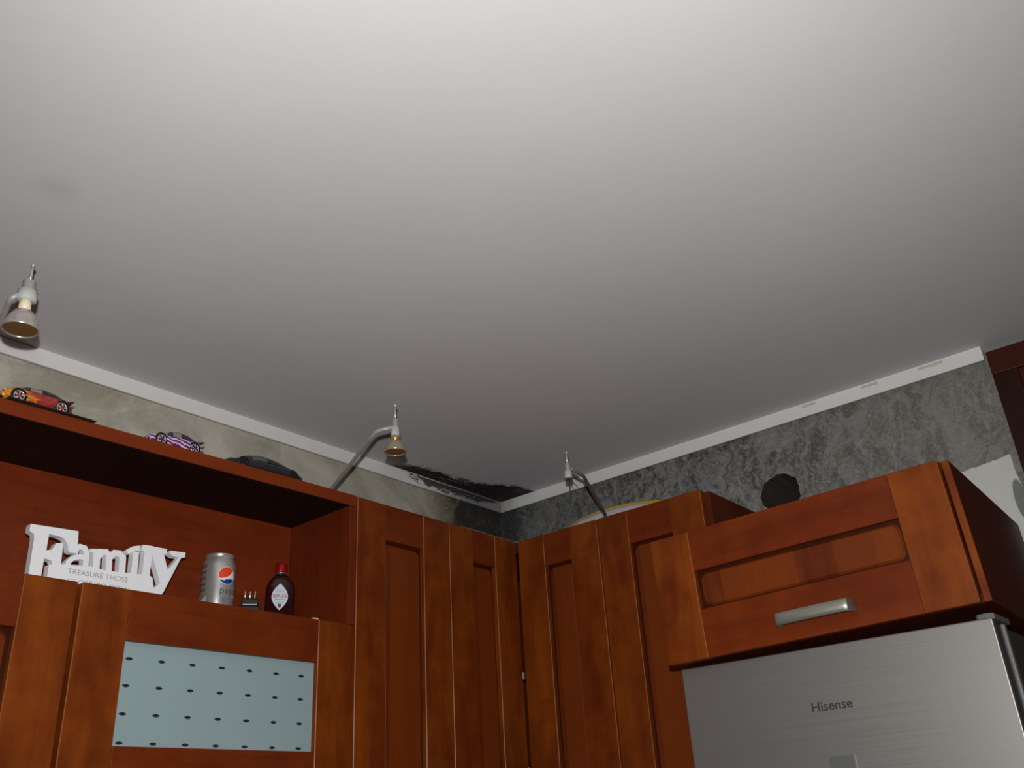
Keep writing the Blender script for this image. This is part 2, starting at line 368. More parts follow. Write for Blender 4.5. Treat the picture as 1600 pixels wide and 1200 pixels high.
structure(MB().box(X0-0.1, X0, Y0, WY, 0, H).build('wall_back', M_PLAIN))
structure(MB().box(X0, 0.75, Y0-0.1, Y0, 0, H).build('wall_front', M_PLAIN))
M_FLOOR = simple('tan_floor_tile', (0.50, 0.48, 0.46), 0.4, var=0.1, scale=6)
structure(MB().box(X0-0.1, 0.75, Y0-0.1, WY+0.1, -0.1, 0).build('floor', M_FLOOR))

# ---- crown strips (white), sooty near the corner, scuffed along the right one
def crown_mat(which):
    m, N, L, b = new_mat('white_cornice_'+which); tc = N.new('ShaderNodeTexCoord'); P = tc.outputs['Object']
    sep = N.new('ShaderNodeSeparateXYZ'); L.new(P, sep.inputs[0])
    base = mixc(N, L, noise(N, L, P, 12, 4, 0.6), (0.74, 0.735, 0.73), (0.82, 0.815, 0.80))
    if which == 'left':
        px = math_n(N, L, 'MULTIPLY', sep.outputs[0], -1)
        # soot: threshold over height, thickest along the upper edge, from 0.40 m to the corner
        zz = math_n(N, L, 'DIVIDE', math_n(N, L, 'SUBTRACT', sep.outputs[2], H-0.0335), 0.0335)
        n1 = noise(N, L, P, 60, 6, 0.8, 1.2, (0.55, 1, 1.4))
        pr = ramp(N, [(0, (0.25,)*3), (0.12, (0.45,)*3), (0.35, (0.62,)*3), (0.62, (0.60,)*3), (0.8, (0.50,)*3), (0.93, (0.22,)*3), (1.0, (0,)*3)])
        L.new(math_n(N, L, 'MULTIPLY', px, 1/0.46, True), pr.inputs[0])
        v = math_n(N, L, 'ADD', math_n(N, L, 'MULTIPLY', pr.outputs[0], 1.3), math_n(N, L, 'MULTIPLY', math_n(N, L, 'SUBTRACT', zz, 1.0), 0.55))
        v = math_n(N, L, 'ADD', v, math_n(N, L, 'MULTIPLY', math_n(N, L, 'SUBTRACT', n1, 0.5), 1.6))
        so = sstep(N, L, v, 0.30, 0.46)
        # a pale wiped line right along the top edge
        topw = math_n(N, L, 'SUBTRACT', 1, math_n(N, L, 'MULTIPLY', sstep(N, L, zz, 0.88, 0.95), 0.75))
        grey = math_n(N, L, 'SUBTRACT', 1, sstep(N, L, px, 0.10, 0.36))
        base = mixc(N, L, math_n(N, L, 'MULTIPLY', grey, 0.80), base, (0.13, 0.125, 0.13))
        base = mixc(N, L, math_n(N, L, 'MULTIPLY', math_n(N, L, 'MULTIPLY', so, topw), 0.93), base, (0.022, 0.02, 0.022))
    else:
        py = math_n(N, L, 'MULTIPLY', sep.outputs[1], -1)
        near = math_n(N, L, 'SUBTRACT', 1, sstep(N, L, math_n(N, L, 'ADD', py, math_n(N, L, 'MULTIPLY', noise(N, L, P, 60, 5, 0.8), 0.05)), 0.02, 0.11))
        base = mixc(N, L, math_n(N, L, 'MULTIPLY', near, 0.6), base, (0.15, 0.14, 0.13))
        base = mixc(N, L, math_n(N, L, 'MULTIPLY', sstep(N, L, noise(N, L, P, 40, 5, 0.8), 0.64, 0.75), 0.25), base, (0.35, 0.31, 0.24))
    L.new(base, b.inputs['Base Color']); b.inputs['Roughness'].default_value = 0.6
    return m
T = 0.0335
M_CL, M_CR = crown_mat('left'), crown_mat('right')
pts = [(0.0, H), (0.0, H-T), (0.005, H-T), (0.034, H-0.010), (0.034, H)]
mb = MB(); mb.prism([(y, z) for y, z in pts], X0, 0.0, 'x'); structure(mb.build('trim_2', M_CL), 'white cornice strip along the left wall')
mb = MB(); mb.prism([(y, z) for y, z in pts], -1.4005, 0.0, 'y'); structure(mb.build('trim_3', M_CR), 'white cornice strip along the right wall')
# torn paper scraps hanging on the right cornice
M_SCRAP = simple('beige_torn_paint', (0.56, 0.53, 0.47), 0.8, var=0.15)
for (ya, yb) in ((-1.262, -1.318), (-1.128, -1.168), (-0.978, -1.013)):
    mb = MB(); rr_ = random.Random(int(-ya*1000)); k = 7
    top = [(ya+(yb-ya)*i/k, H-0.0035-rr_.uniform(0, 0.001)) for i in range(k+1)]
    bot = [(ya+(yb-ya)*i/k, H-0.010-rr_.uniform(0, 0.002)) for i in range(k, -1, -1)]
    mb.prism(top+bot, -0.0006, 0.0004, 'x'); o = mb.build('paint_scuff', M_SCRAP)
    structure(o); o.name = 'trim_4'

# ================================================================ CABINETS
def door_mesh(root, name, w_, h_, s=0.085, rt_=0.082, rb=0.085, t=0.02, panel='wood', x=0.0, z=0.0, label=None, planks=0):
    """door hanging down from its top-left corner at local (x, 0, z); front face at y=0, thickness goes +y"""
    mb = MB()
    mb.box(x, x+s, 0, t, z-h_, z, 0, 0.0013, 1, 2); mb.box(x+w_-s, x+w_, 0, t, z-h_, z, 0, 0.0013, 1, 2)
    mb.box(x+s+0.0004, x+w_-s-0.0004, 0.0005, t, z-rt_, z, 1, 0.0012); mb.box(x+s+0.0004, x+w_-s-0.0004, 0.0005, t, z-h_, z-h_+rb, 1, 0.0012)
    dr = mb.build(name, [MW['stile'], MW['rail'], MW['edge']], root)
    if label: dr['label'] = label
    a0, a1, c0, c1 = x+s, x+w_-s, z-h_+rb, z-rt_
    if panel == 'wood':
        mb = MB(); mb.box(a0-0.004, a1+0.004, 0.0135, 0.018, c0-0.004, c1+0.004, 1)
        # raised field with rounded corners
        g = 0.005; rd = 0.014; pts = []
        for cx, cz, a in ((a1-g-rd, c1-g-rd, 0), (a0+g+rd, c1-g-rd, 90), (a0+g+rd, c0+g+rd, 180), (a1-g-rd, c0+g+rd, 270)):
            for i in range(6):
                q = math.radians(a+i*18); pts.append((cx+rd*math.cos(q), cz+rd*math.sin(q)))
        bm = mb.bm; A = [bm.verts.new((p[0], 0.0125, p[1])) for p in pts]
        mx, mz = (a0+a1)/2, (c0+c1)/2
        B = [bm.verts.new((mx+(p[0]-mx)*(1-0.004/max(0.01, (a1-a0)/2)), 0.0085, mz+(p[1]-mz)*(1-0.004/((c1-c0)/2)))) for p in pts]
        nn = len(pts)
        for i in range(nn): bm.faces.new((A[i], A[(i+1) % nn], B[(i+1) % nn], B[i]))
        f = bm.faces.new(B); bmesh.ops.recalc_face_normals(bm, faces=bm.faces[:])
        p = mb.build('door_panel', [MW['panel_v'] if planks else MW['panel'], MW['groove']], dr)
    return dr, (a0, a1, c0, c1)

# plank-jointed panel wood (each lamella its own tone)
def plank_wood(name, axis_i=0, width=0.07):
    m = wood(name, (0.095, 0.0155, 0.0033), (0.16, 0.030, 0.0050), 'z', grain=0.9, scale=0.7)
    N, L = m.node_tree.nodes, m.node_tree.links; b = N['Principled BSDF']
    src = b.inputs['Base Color'].links[0].from_socket
    tc = N.new('ShaderNodeTexCoord'); sep = N.new('ShaderNodeSeparateXYZ'); L.new(tc.outputs['Object'], sep.inputs[0])
    k = math_n(N, L, 'FLOOR', math_n(N, L, 'DIVIDE', math_n(N, L, 'ADD', sep.outputs[axis_i], 0.011), width))
    wn = N.new('ShaderNodeTexWhiteNoise'); wn.noise_dimensions = '1D'; L.new(k, wn.inputs['W'])
    out = mixc(N, L, math_n(N, L, 'MULTIPLY', wn.outputs['Value'], 0.75), src, (0.19, 0.038, 0.0045))
    L.new(out, b.inputs['Base Color']); return m
MW['panel'] = plank_wood('jointed_alder_panel', 0, 0.058); MW['panel_v'] = plank_wood('jointed_alder_wide_panel', 0, 0.072)

def carcass(root, x0, x1, y0, y1, z0, z1, mats=None, t=0.018, front_open=True, sides=(1, 1)):
    mb = MB()
    if sides[0]: mb.box(x0, x0+t, y0, y1, z0, z1, 0, 0.0008, 1)
    if sides[1]: mb.box(x1-t, x1, y0, y1, z0, z1, 0, 0.0008, 1)
    mb.box(x0+t, x1-t, y0, y1, z1-t, z1); mb.box(x0+t, x1-t, y0, y1, z0, z0+t); mb.box(x0+t, x1-t, y1-0.006, y1, z0+t, z1-t)
    return mb.build('carcass', MW['gable'], root)

DL = -0.2383; ZT = 2.3228; ZD = 2.0406; ZB = 1.35
# door A cabinet
r = thing('wall_cabinet', (-0.7909, DL, 0), 'reddish-brown wall cabinet with one panelled door, between open shelf and corner cabinet', 'cabinet', group='panelled wall cabinets')
door_mesh(r, 'door', 0.2906, ZT-ZB, z=ZT)
carcass(r, 0.001, 0.2896, 0.0215, 0.268, ZB, ZT-0.004)
# corner cabinet, two doors meeting in the inner corner
r = thing('corner_cabinet', (-0.4970, DL, 0), 'L-shaped corner wall cabinet whose two panelled doors meet in the inside corner', 'cabinet')
door_mesh(r, 'door', 0.2552, ZT-ZB, z=ZT, label='left door of the corner cabinet')
d2, _ = door_mesh(r, 'door', 0.2520, ZT-ZB, z=ZT, label='right door of the corner cabinet')
d2.location = (0.497-0.2383, -0.0045, 0); d2.rotation_euler = (0, 0, -PI/2)
mb = MB()
L_ = [(0.0, 0.0215), (0.2802, 0.0215), (0.2802, -0.255), (0.530, -0.255), (0.530, 0.268), (0.0, 0.268)]
mb.prism(L_, ZT-0.022, ZT-0.004, 'z'); mb.prism(L_, ZB, ZB+0.018, 'z')
mb.box(0, 0.018, 0.0215, 0.268, ZB+0.018, ZT-0.022); mb.box(0.2802, 0.530, -0.255, -0.237, ZB+0.018, ZT-0.022)
mb.box(0.018, 0.530, 0.262, 0.268, ZB+0.018, ZT-0.022); mb.box(0.524, 0.530, -0.237, 0.262, ZB+0.018, ZT-0.022)
mb.build('carcass', MW['gable'], r)
M_HG = simple('zinc_hinge', (0.75, 0.72, 0.68), 0.3, 0.9)
for z in (1.985, 1.765): MB().box(0.262, 0.272, 0.006, 0.016, z-0.009, z+0.009, 0, 0.001, 1).build('hinge', M_HG, r)
# door D cabinet on the right wall
r = thing('wall_cabinet', (-0.2383, -0.4985, 0), 'reddish-brown wall cabinet with one panelled door, between corner cabinet and fridge', 'cabinet', (0, 0, -PI/2), 'panelled wall cabinets')
door_mesh(r, 'door', 0.2880, ZT-ZB, z=ZT)
carcass(r, 0.001, 0.3005, 0.0215, 0.268, ZB, ZT-0.002)
# solid door cabinet at far left
r = thing('wall_cabinet', (-1.7800, DL, 0), 'leftmost reddish-brown wall cabinet under open shelf, next to the glass door', 'cabinet', group='panelled wall cabinets')
door_mesh(r, 'door', 0.3954, ZD-ZB, z=ZD)
carcass(r, 0.001, 0.3945, 0.0215, 0.262, ZB, ZD-0.026)
# glass lift-up door cabinet
r = thing('glass_door_cabinet', (-1.3765, DL, 0), 'wooden wall cabinet with a dotted frosted glass door under the open shelf', 'cabinet')
dr, (a0, a1, c0, c1) = door_mesh(r, 'door', 0.5745, 0.333, s=0.0852, rt_=0.0836, rb=0.0855, z=ZD+0.001, panel=None)
M_GL = simple('frosted_pale_glass', (0.30, 0.40, 0.42), 0.32, var=0.03, scale=12, coat=0.5)
M_DOT = simple('clear_dot_showing_dark', (0.02, 0.022, 0.022), 0.2)
mb = MB(); mb.box(a0-0.004, a1+0.004, 0.0115, 0.0165, c0-0.004, c1+0.004)
for i in range(7):
    for z in (1.9310, 1.8880, 1.8440, 1.8000):
        cx = -1.2750+1.3765+i*0.0596; q = []
        for k in range(9):
            u = -1+2*k/8; q.append((cx+u*0.0072, z+0.0026*(1-u*u)))
        for k in range(7, 0, -1):
            u = -1+2*k/8; q.append((cx+u*0.0072, z-0.0026*(1-u*u)))
        mb.prism(q, 0.0111, 0.0116, 'y', 1)
mb.build('glass_pane', [M_GL, M_DOT], dr)
mb = MB(); mb.prism([(0.476, 0.0), (0.487, 0.0), (0.489, 0.004), (0.482, 0.009), (0.474, 0.006)], ZD+0.0006, ZD+0.003, 'z'); o = mb.build('edge_chip', simple('bare_pale_wood', (0.75, 0.6, 0.4), 0.5), dr); o['label'] = 'pale chip on top edge of the door'
carcass(r, 0.001, 0.5735, 0.0215, 0.262, ZD-0.333, ZD-0.026)

# open shelf niche over both
r = thing('open_shelf', (-0.7946, DL, 0), 'open reddish wooden wall shelf unit with toy cars on top', 'shelf', (0, 0, -0.0249))
mb = MB()
mb.box(-1.30, 0, 0, 0.226, 2.2985, 2.3239, 0, 0.001, 2)
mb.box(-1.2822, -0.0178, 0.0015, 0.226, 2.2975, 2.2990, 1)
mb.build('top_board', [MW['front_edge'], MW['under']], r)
mb = MB(); mb.box(-1.30, -0.0185, 0.0215, 0.226, 2.0185, 2.0415, 0, 0.0006, 1); mb.build('bottom_board', MW['board'], r)
for x_ in (-0.018, -1.30):
    mb = MB(); mb.box(x_, x_+0.018, 0.0, 0.228, 2.0425, 2.2972, 0, 0.0008, 2); mb.build('side_panel', MW['side'], r)
mb = MB(); mb.box(-1.282, -0.018, 0.209, 0.226, 2.0415, 2.2977); mb.build('back_panel', MW['board'], r)

# over-fridge cabinet
FC = thing('over_fridge_cabinet', (-0.5294, -0.8052, 2.1366), 'orange-brown wide cabinet with a metal handle hung above the fridge', 'cabinet', (0, -0.030, -PI/2+0.023))
dr, _ = door_mesh(FC, 'door', 0.5554, 0.2385, s=0.084, rt_=0.078, rb=0.088, t=0.021, planks=1)
carcass(FC, 0.014, 0.5695, 0.0225, 0.558, -0.2360, 0.001, sides=(1, 1), t=0.013)
MB().box(0.5580, 0.5695, 0.0195, 0.0224, -0.2360, 0.001, 0, 0.0008, 2).build('edge_strip', MW['stile'], FC)
# bow handle
mb = MB(); bm = mb.bm
path = [(0.2330, 0.0), (0.2330, -0.018), (0.2355, -0.025), (0.242, -0.0285), (0.30, -0.0300), (0.355, -0.0285), (0.3615, -0.025), (0.364, -0.018), (0.364, 0.0)]
sec = [(-0.011, 0), (-0.0095, 0.0028), (0.0095, 0.0028), (0.011, 0), (0.0095, -0.0028), (-0.0095, -0.0028)]
rings = []
pv = [Vector((p[0], p[1], 0)) for p in path]
pv2 = smooth_path(pv, 4)
for i, p in enumerate(pv2):
    t = (pv2[min(i+1, len(pv2)-1)]-pv2[max(i-1, 0)]).normalized(); nn = Vector((0, 0, 1)).cross(t)
    rings.append([bm.verts.new(p+nn*s2+Vector((0, 0, s1-0.2040))) for s1, s2 in sec])
for A, B in zip(rings, rings[1:]):
    for k in range(6): bm.faces.new((A[k], A[(k+1) % 6], B[(k+1) % 6], B[k]))
bm.faces.new(rings[0]); bm.faces.new(rings[-1][::-1]); bmesh.ops.recalc_face_normals(bm, faces=bm.faces[:])
mb.build('handle', simple('satin_nickel', (0.38, 0.37, 0.32), 0.42, 0.85), dr, smooth=True)['label'] = 'satin metal bow handle'

# ---- fridge
FR = thing('fridge', (-0.4994, -0.8213, 0), 'tall silver fridge standing under the over-fridge cabinet', 'fridge', (0, 0, -PI/2))
m, N, L, b = new_mat('brushed_silver'); tc = N.new('ShaderNodeTexCoord')
g = noise(N, L, tc.outputs['Object'], 60, 5, 0.7, 0, (0.03, 1, 9)); g2 = noise(N, L, tc.outputs['Object'], 5, 3, 0.5)
L.new(mixc(N, L, g, (0.27, 0.26, 0.245), (0.34, 0.33, 0.315)), b.inputs['Base Color']); b.inputs['Metallic'].default_value = 0.8
L.new(math_n(N, L, 'ADD', 0.40, math_n(N, L, 'MULTIPLY', g, 0.12)), b.inputs['Roughness'])
M_SIL = m
M_FD = simple('dark_grey_fridge_side', (0.055, 0.055, 0.055), 0.45); M_FG = simple('grey_fridge_trim', (0.16, 0.17, 0.165), 0.4); M_BLK = simple('black_gasket', (0.012, 0.011, 0.01), 0.6)
ZF = 1.8927; FWD = 0.5526
mb = MB(); mb.box(0, FWD, 0, 0.012, 0.72, ZF, 0, 0.0025, 3)
mb.box(0.001, FWD-0.001, 0.012, 0.045, 0.722, ZF-0.001, 1, 0.002, 1)
fd = mb.build('upper_door', [M_SIL, M_FD], FR)
mb = MB(); mb.box(0, FWD, 0, 0.012, 0.06, 0.715, 0, 0.0025, 3); mb.box(0.001, FWD-0.001, 0.012, 0.045, 0.062, 0.714, 1)
mb.build('lower_door', [M_SIL, M_FD], FR)
mb = MB(); mb.box(0.008, FWD-0.008, 0.045, 0.052, 0.07, ZF-0.008); mb.build('door_gasket', M_BLK, FR)
mb = MB(); mb.box(0, FWD, 0.052, 0.50, 0.03, ZF-0.006, 0, 0.005, 3); mb.build('cabinet_body', M_FD, FR)
mb = MB(); mb.box(FWD-0.003, FWD+0.0045, 0.050, 0.064, 0.05, ZF-0.004, 0, 0.003, 3); mb.build('side_trim', M_FG, FR)
mb = MB()
mb.prism([(FWD-0.026, 0.016), (FWD-0.022, 0.011), (FWD-0.010, 0.008), (FWD+0.001, 0.014), (FWD+0.003, 0.10), (FWD-0.03, 0.10)], ZF-0.0005, ZF+0.0085, 'z')
mb.build('hinge_cover', M_FG, FR)
for (x, y) in ((0.04, 0.08), (FWD-0.04, 0.08), (0.04, 0.46), (FWD-0.04, 0.46)):
    MB().lathe([(0, 0), (0.015, 0), (0.015, 0.032), (0, 0.032)], 16, origin=(x, y, 0)).build('foot', M_BLK, FR)
M_LOGO = simple('grey_logo_print', (0.075, 0.073, 0.065), 0.35, 0.4)
lx = 1.0590-0.8213
text_mesh('Hisense', 0.021, 0.0004, M_LOGO, 'logo', fd, (lx, -0.0005, 1.7895), (PI/2, 0, 0), width=0.0700, offset=0.0003)
mb = MB()
def rr_pts(x0, x1, z0, z1, rd, n=6):
    pts = []
    for cx, cz, a in ((x1-rd, z1-rd, 0), (x0+rd, z1-rd, 90), (x0+rd, z0+rd, 180), (x1-rd, z0+rd, 270)):
        for i in range(n): q = math.radians(a+i*90/(n-1)); pts.append((cx+rd*math.cos(q), cz+rd*math.sin(q)))
    return pts
px0, px1 = 1.0716-0.8213, 1.1170-0.8213
mb.prism(rr_pts(px0, px1, 1.58, 1.7195, 0.004), -0.0022, 0.001, 'y', 0)
mb.prism(rr_pts(px0+0.0018, px1-0.0018, 1.5818, 1.7177, 0.0032), -0.0027, -0.0021, 'y', 1)
mb.build('display_panel', [M_SIL, simple('panel_face_grey', (0.17, 0.175, 0.17), 0.35, 0.3)], fd)

# ---- tall dark cabinet at the far right
TC = thing('tall_cabinet', (-0.001, TALL_Y-0.0015, 0), 'dark brown panelled tall cabinet built into the wall at far right', 'cabinet', (0, 0, -PI/2))
mb = MB(); s = 0.052; hh = 2.5316
mb.box(0, s, 0.0015, 0.022, 0.08, hh-0.055, 0, 0.0015); mb.box(0.60-s, 0.60, 0.0015, 0.022, 0.08, hh-0.055, 0, 0.0015)
mb.box(0, 0.60, 0, 0.022, hh-0.055, hh, 1, 0.0015); mb.box(s, 0.60-s, 0, 0.022, 0.08, 0.16, 1, 0.0015)
dr = mb.build('door', [MW['dark'], MW['dark_rail']], TC)
mb = MB(); mb.box(s-0.003, 0.603-s, 0.010, 0.016, 0.158, hh-0.053); mb.box(s+0.012, 0.588-s, 0.006, 0.011, 0.175, hh-0.07, 0, 0.003, 2); mb.build('door_panel', MW['dark_rail'], dr)
carcass(TC, 0.003, 0.60, 0.024, 0.60, 0.0, hh-0.002)

# ================================================================ SMALL THINGS
# ---- white word ornament "Family"
SIGN = [[(-1.4438, 2.1436), (-1.3622, 2.1471), (-1.3592, 2.1178), (-1.3623, 2.1092), (-1.3688, 2.1072), (-1.3746, 2.1097), (-1.377, 2.1198), (-1.3839, 2.129), (-1.3942, 2.1319), (-1.4111, 2.1325), (-1.4112, 2.1045), (-1.403, 2.1064), (-1.3993, 2.1125), (-1.3969, 2.1192), (-1.3852, 2.1224), (-1.3828, 2.0782), (-1.3944, 2.0763), (-1.4001, 2.0886), (-1.4125, 2.0905), (-1.4126, 2.0592), (-1.4126, 2.0425), (-1.4342, 2.0425), (-1.4334, 2.0598), (-1.4344, 2.1213), (-1.436, 2.1282), (-1.4421, 2.1301), (-1.444, 2.1328)],
 [(-1.4028, 2.0597), (-1.4032, 2.0809), (-1.3836, 2.0853), (-1.3339, 2.0906), (-1.3028, 2.0873), (-1.2211, 2.0925), (-1.2144, 2.0886), (-1.2103, 2.0694), (-1.1933, 2.0632), (-1.1976, 2.0425), (-1.4026, 2.0425)],
 [(-1.2408, 2.1459), (-1.22, 2.1469), (-1.2203, 2.1355), (-1.2208, 2.092), (-1.2353, 2.0907), (-1.2361, 2.1338), (-1.2429, 2.1352)],
 [(-1.2204, 2.1463), (-1.1921, 2.1468), (-1.1923, 2.1367), (-1.1966, 2.135), (-1.1865, 2.1087), (-1.166, 2.1359), (-1.176, 2.135), (-1.1856, 2.1384), (-1.1854, 2.1448), (-1.1533, 2.1469), (-1.1533, 2.1377), (-1.1616, 2.1348), (-1.1905, 2.0647), (-1.1942, 2.0609), (-1.212, 2.0692), (-1.1984, 2.0818), (-1.2212, 2.1331)],
 [(-1.3571, 2.1077), (-1.3572, 2.1142), (-1.3545, 2.1161), (-1.3497, 2.1158), (-1.3468, 2.111), (-1.3463, 2.0996), (-1.3459, 2.0829), (-1.3358, 2.0833), (-1.3362, 2.1002), (-1.337, 2.114), (-1.3441, 2.1244), (-1.3567, 2.1259), (-1.3662, 2.1184), (-1.3671, 2.1079)],
 [(-1.343, 2.1088), (-1.356, 2.1078), (-1.3676, 2.1025), (-1.3753, 2.0932), (-1.3762, 2.0824), (-1.3672, 2.0819), (-1.3669, 2.0899), (-1.3623, 2.0952), (-1.3541, 2.0989), (-1.3426, 2.0997)],
 [(-1.3302, 2.1188), (-1.3273, 2.0816), (-1.3149, 2.0828), (-1.3177, 2.1203)],
 [(-1.3363, 2.1141), (-1.3139, 2.1182), (-1.3148, 2.1245), (-1.3372, 2.1204)],
 [(-1.3155, 2.1068), (-1.3114, 2.1143), (-1.309, 2.1149), (-1.3068, 2.1138), (-1.3038, 2.0852), (-1.2925, 2.0867), (-1.2957, 2.1171), (-1.3061, 2.1259), (-1.3186, 2.1225), (-1.3252, 2.1121)],
 [(-1.2926, 2.1103), (-1.289, 2.1163), (-1.2851, 2.1162), (-1.2819, 2.1149), (-1.2799, 2.0871), (-1.2674, 2.0884), (-1.2697, 2.1185), (-1.2809, 2.1278), (-1.295, 2.1266), (-1.3026, 2.1168)],
 [(-1.2578, 2.1304), (-1.2564, 2.0889), (-1.2446, 2.0898), (-1.2458, 2.1315)],
 [(-1.2659, 2.1233), (-1.2596, 2.1281), (-1.2554, 2.1313), (-1.2442, 2.1343), (-1.2464, 2.1433), (-1.2588, 2.1398), (-1.2652, 2.1352), (-1.2716, 2.1303)]]
M_WHT = simple('white_lacquered_board', (0.86, 0.87, 0.90), 0.45, var=0.02)
r = thing('word_ornament', (-1.30, -0.165, 2.0420), 'white cut-out word ornament reading Family on the open shelf', 'ornament')
mb = MB()
for i, poly in enumerate(SIGN):
    e = i*0.00006
    mb.prism([(x+1.30, z-2.0420) for x, z in poly], e, 0.015-e, 'y')
mb.build('letters', M_WHT, r)
M_GP = simple('grey_print', (0.33, 0.34, 0.36), 0.6)
text_mesh('TREASURE THOSE', 0.0125, 0.0002, M_GP, 'motto', r, (-0.0705, -0.0003, 2.0722-2.0420), (PI/2, -0.006, 0), width=0.1085, offset=-0.0001)
text_mesh('CLOSE TO YOU', 0.0125, 0.0002, M_GP, 'motto', r, (-0.0690, -0.0003, 2.0555-2.0420), (PI/2, -0.006, 0), width=0.1050, offset=-0.0001)

# ---- drink can
CX, CY, CZ = -1.0580, -0.135, 2.0420
r = thing('drink_can', (CX, CY, CZ), 'silver cola can with a red, white and blue round emblem', 'can')
M_ALU = simple('brushed_can_silver', (0.60, 0.59, 0.57), 0.28, 0.72, var=0.03); M_RED = simple('emblem_red', (0.75, 0.06, 0.02), 0.35); M_BLU = simple('emblem_blue', (0.015, 0.03, 0.28), 0.35)
M_EW = simple('emblem_white', (0.8, 0.8, 0.78), 0.35); M_CT = simple('can_print_slate', (0.05, 0.05, 0.09), 0.4); M_CG = simple('can_print_pale', (0.42, 0.45, 0.48), 0.4); M_CD = simple('can_side_print', (0.09, 0.075, 0.07), 0.4)
CR = 0.0322
prof = [(0.0, 0.006), (0.022, 0.004), (0.0245, 0.0), (0.027, 0.002), (CR-0.001, 0.011), (CR, 0.016), (CR, 0.098), (CR-0.0012, 0.103), (0.0285, 0.1115), (0.0272, 0.1145), (0.0272, 0.1165), (0.0280, 0.1180), (0.0280, 0.1205), (0.0268, 0.1213), (0.0258, 0.1195), (0.0250, 0.1165), (0.0, 0.1160)]
MB().lathe(prof, 64).build('can_body', M_ALU, r)
# wrapped emblem: angle 0 faces the camera
camdir = math.atan2(CAM.y-CY, CAM.x-CX)
def wrap_patch(pts, mat, name, parent, rad, ang0, lift=0.0003, sub=1):
    """pts: (u metres to the right as seen, z); fan faces wrapped round the can"""
    mb = MB(); bm = mb.bm
    cu = sum(p[0] for p in pts)/len(pts); cz = sum(p[1] for p in pts)/len(pts)
    def W(u, z): a = ang0+u/rad; return Vector((math.cos(a)*(rad+lift), math.sin(a)*(rad+lift), z))
    K = 5; rings = []
    for k in range(1, K+1):
        rings.append([bm.verts.new(W(cu+(p[0]-cu)*k/K, cz+(p[1]-cz)*k/K)) for p in pts])
    c = bm.verts.new(W(cu, cz)); n = len(pts)
    for i in range(n):
        bm.faces.new((c, rings[0][i], rings[0][(i+1) % n]))
        for k in range(K-1): bm.faces.new((rings[k][i], rings[k+1][i], rings[k+1][(i+1) % n], rings[k][(i+1) % n]))
    bmesh.ops.recalc_face_normals(bm, faces=bm.faces[:])
    return mb.build(name, mat, parent)
ec = (0.0165, 0.0755); er = 0.0165
def circ(a0, a1, n=24, r_=er): return [(ec[0]+r_*math.cos(math.radians(a0+(a1-a0)*i/n)), ec[1]+r_*math.sin(math.radians(a0+(a1-a0)*i/n))) for i in range(n+1)]
wrap_patch(circ(0, 345, 30, er+0.0009), M_EW, 'emblem', r, CR, camdir, 0.0002)
# red upper lobe: arc from right-top to left-bottom then the S-curve back
red = circ(42, 200, 24); red += [(ec[0]-0.0090, ec[1]-0.0056), (ec[0]-0.0020, ec[1]-0.0040), (ec[0]+0.0050, ec[1]+0.0005), (ec[0]+0.0100, ec[1]+0.0065)]
wrap_patch(red, M_RED, 'emblem', r, CR, camdir, 0.0005)
blu = circ(214, 336, 18); blu += [(ec[0]+0.0120, ec[1]-0.0058), (ec[0]+0.0060, ec[1]-0.0066), (ec[0]-0.0020, ec[1]-0.0080)]
wrap_patch(blu, M_BLU, 'emblem', r, CR, camdir, 0.0005)
def wrap_text(txt, size, u0, z0, mat, width):
    o = text_mesh(txt, size, 0.0, mat, 'can_print', r, (0, 0, 0), (0, 0, 0), width=width, offset=-0.0002)
    bm = bmesh.new(); bm.from_mesh(o.data); bmesh.ops.subdivide_edges(bm, edges=bm.edges[:], cuts=1)
    for v in bm.verts:
        a = camdir+(u0+v.co.x)/CR; z = z0+v.co.y; v.co = Vector((math.cos(a)*(CR+0.0004), math.sin(a)*(CR+0.0004), z))
    bm.to_mesh(o.data); bm.free()
wrap_text('pepsi', 0.019, 0.0035, 0.0405, M_CT, 0.038)
wrap_text('light', 0.015, 0.0055, 0.0250, simple('can_print_grey', (0.14, 0.15, 0.17), 0.4), 0.024)
wrap_patch([(-0.046, 0.020), (-0.0215, 0.020), (-0.0215, 0.036), (-0.046, 0.036)], M_CG, 'can_print', r, CR, camdir, 0.0002)
for zz in (0.045, 0.056, 0.068, 0.080, 0.092):
    wrap_patch([(-0.047, zz), (-0.026, zz), (-0.025, zz+0.007), (-0.047, zz+0.007)], M_CD, 'can_print', r, CR, camdir, 0.0002)

# ---- plug adapter with three pins up
r = thing('plug_adapter', (-0.992, -0.150, 2.0420), 'small black plug adapter with three metal pins between can and bottle', 'adapter', (0, 0, -0.62))
M_PB = simple('black_plastic', (0.014, 0.018, 0.016), 0.3); M_PIN = simple('brass_pin', (0.75, 0.68, 0.55), 0.25, 0.9)
mb = MB(); mb.box(-0.021, 0.021, -0.018, 0.018, 0, 0.026, 0, 0.004, 3); mb.box(-0.016, 0.017, -0.015, 0.015, 0.026, 0.040, 0, 0.003, 3)
mb.build('housing', M_PB, r)
for px_, py_ in ((-0.0095, 0.0), (0.000, 0.002), (0.0095, 0.0)):
    mb = MB(); mb.tube([(px_, py_, 0.038), (px_, py_, 0.057), (px_, py_, 0.059)], [0.0019, 0.0019, 0.0008], 10); mb.build('pin', M_PIN, r)

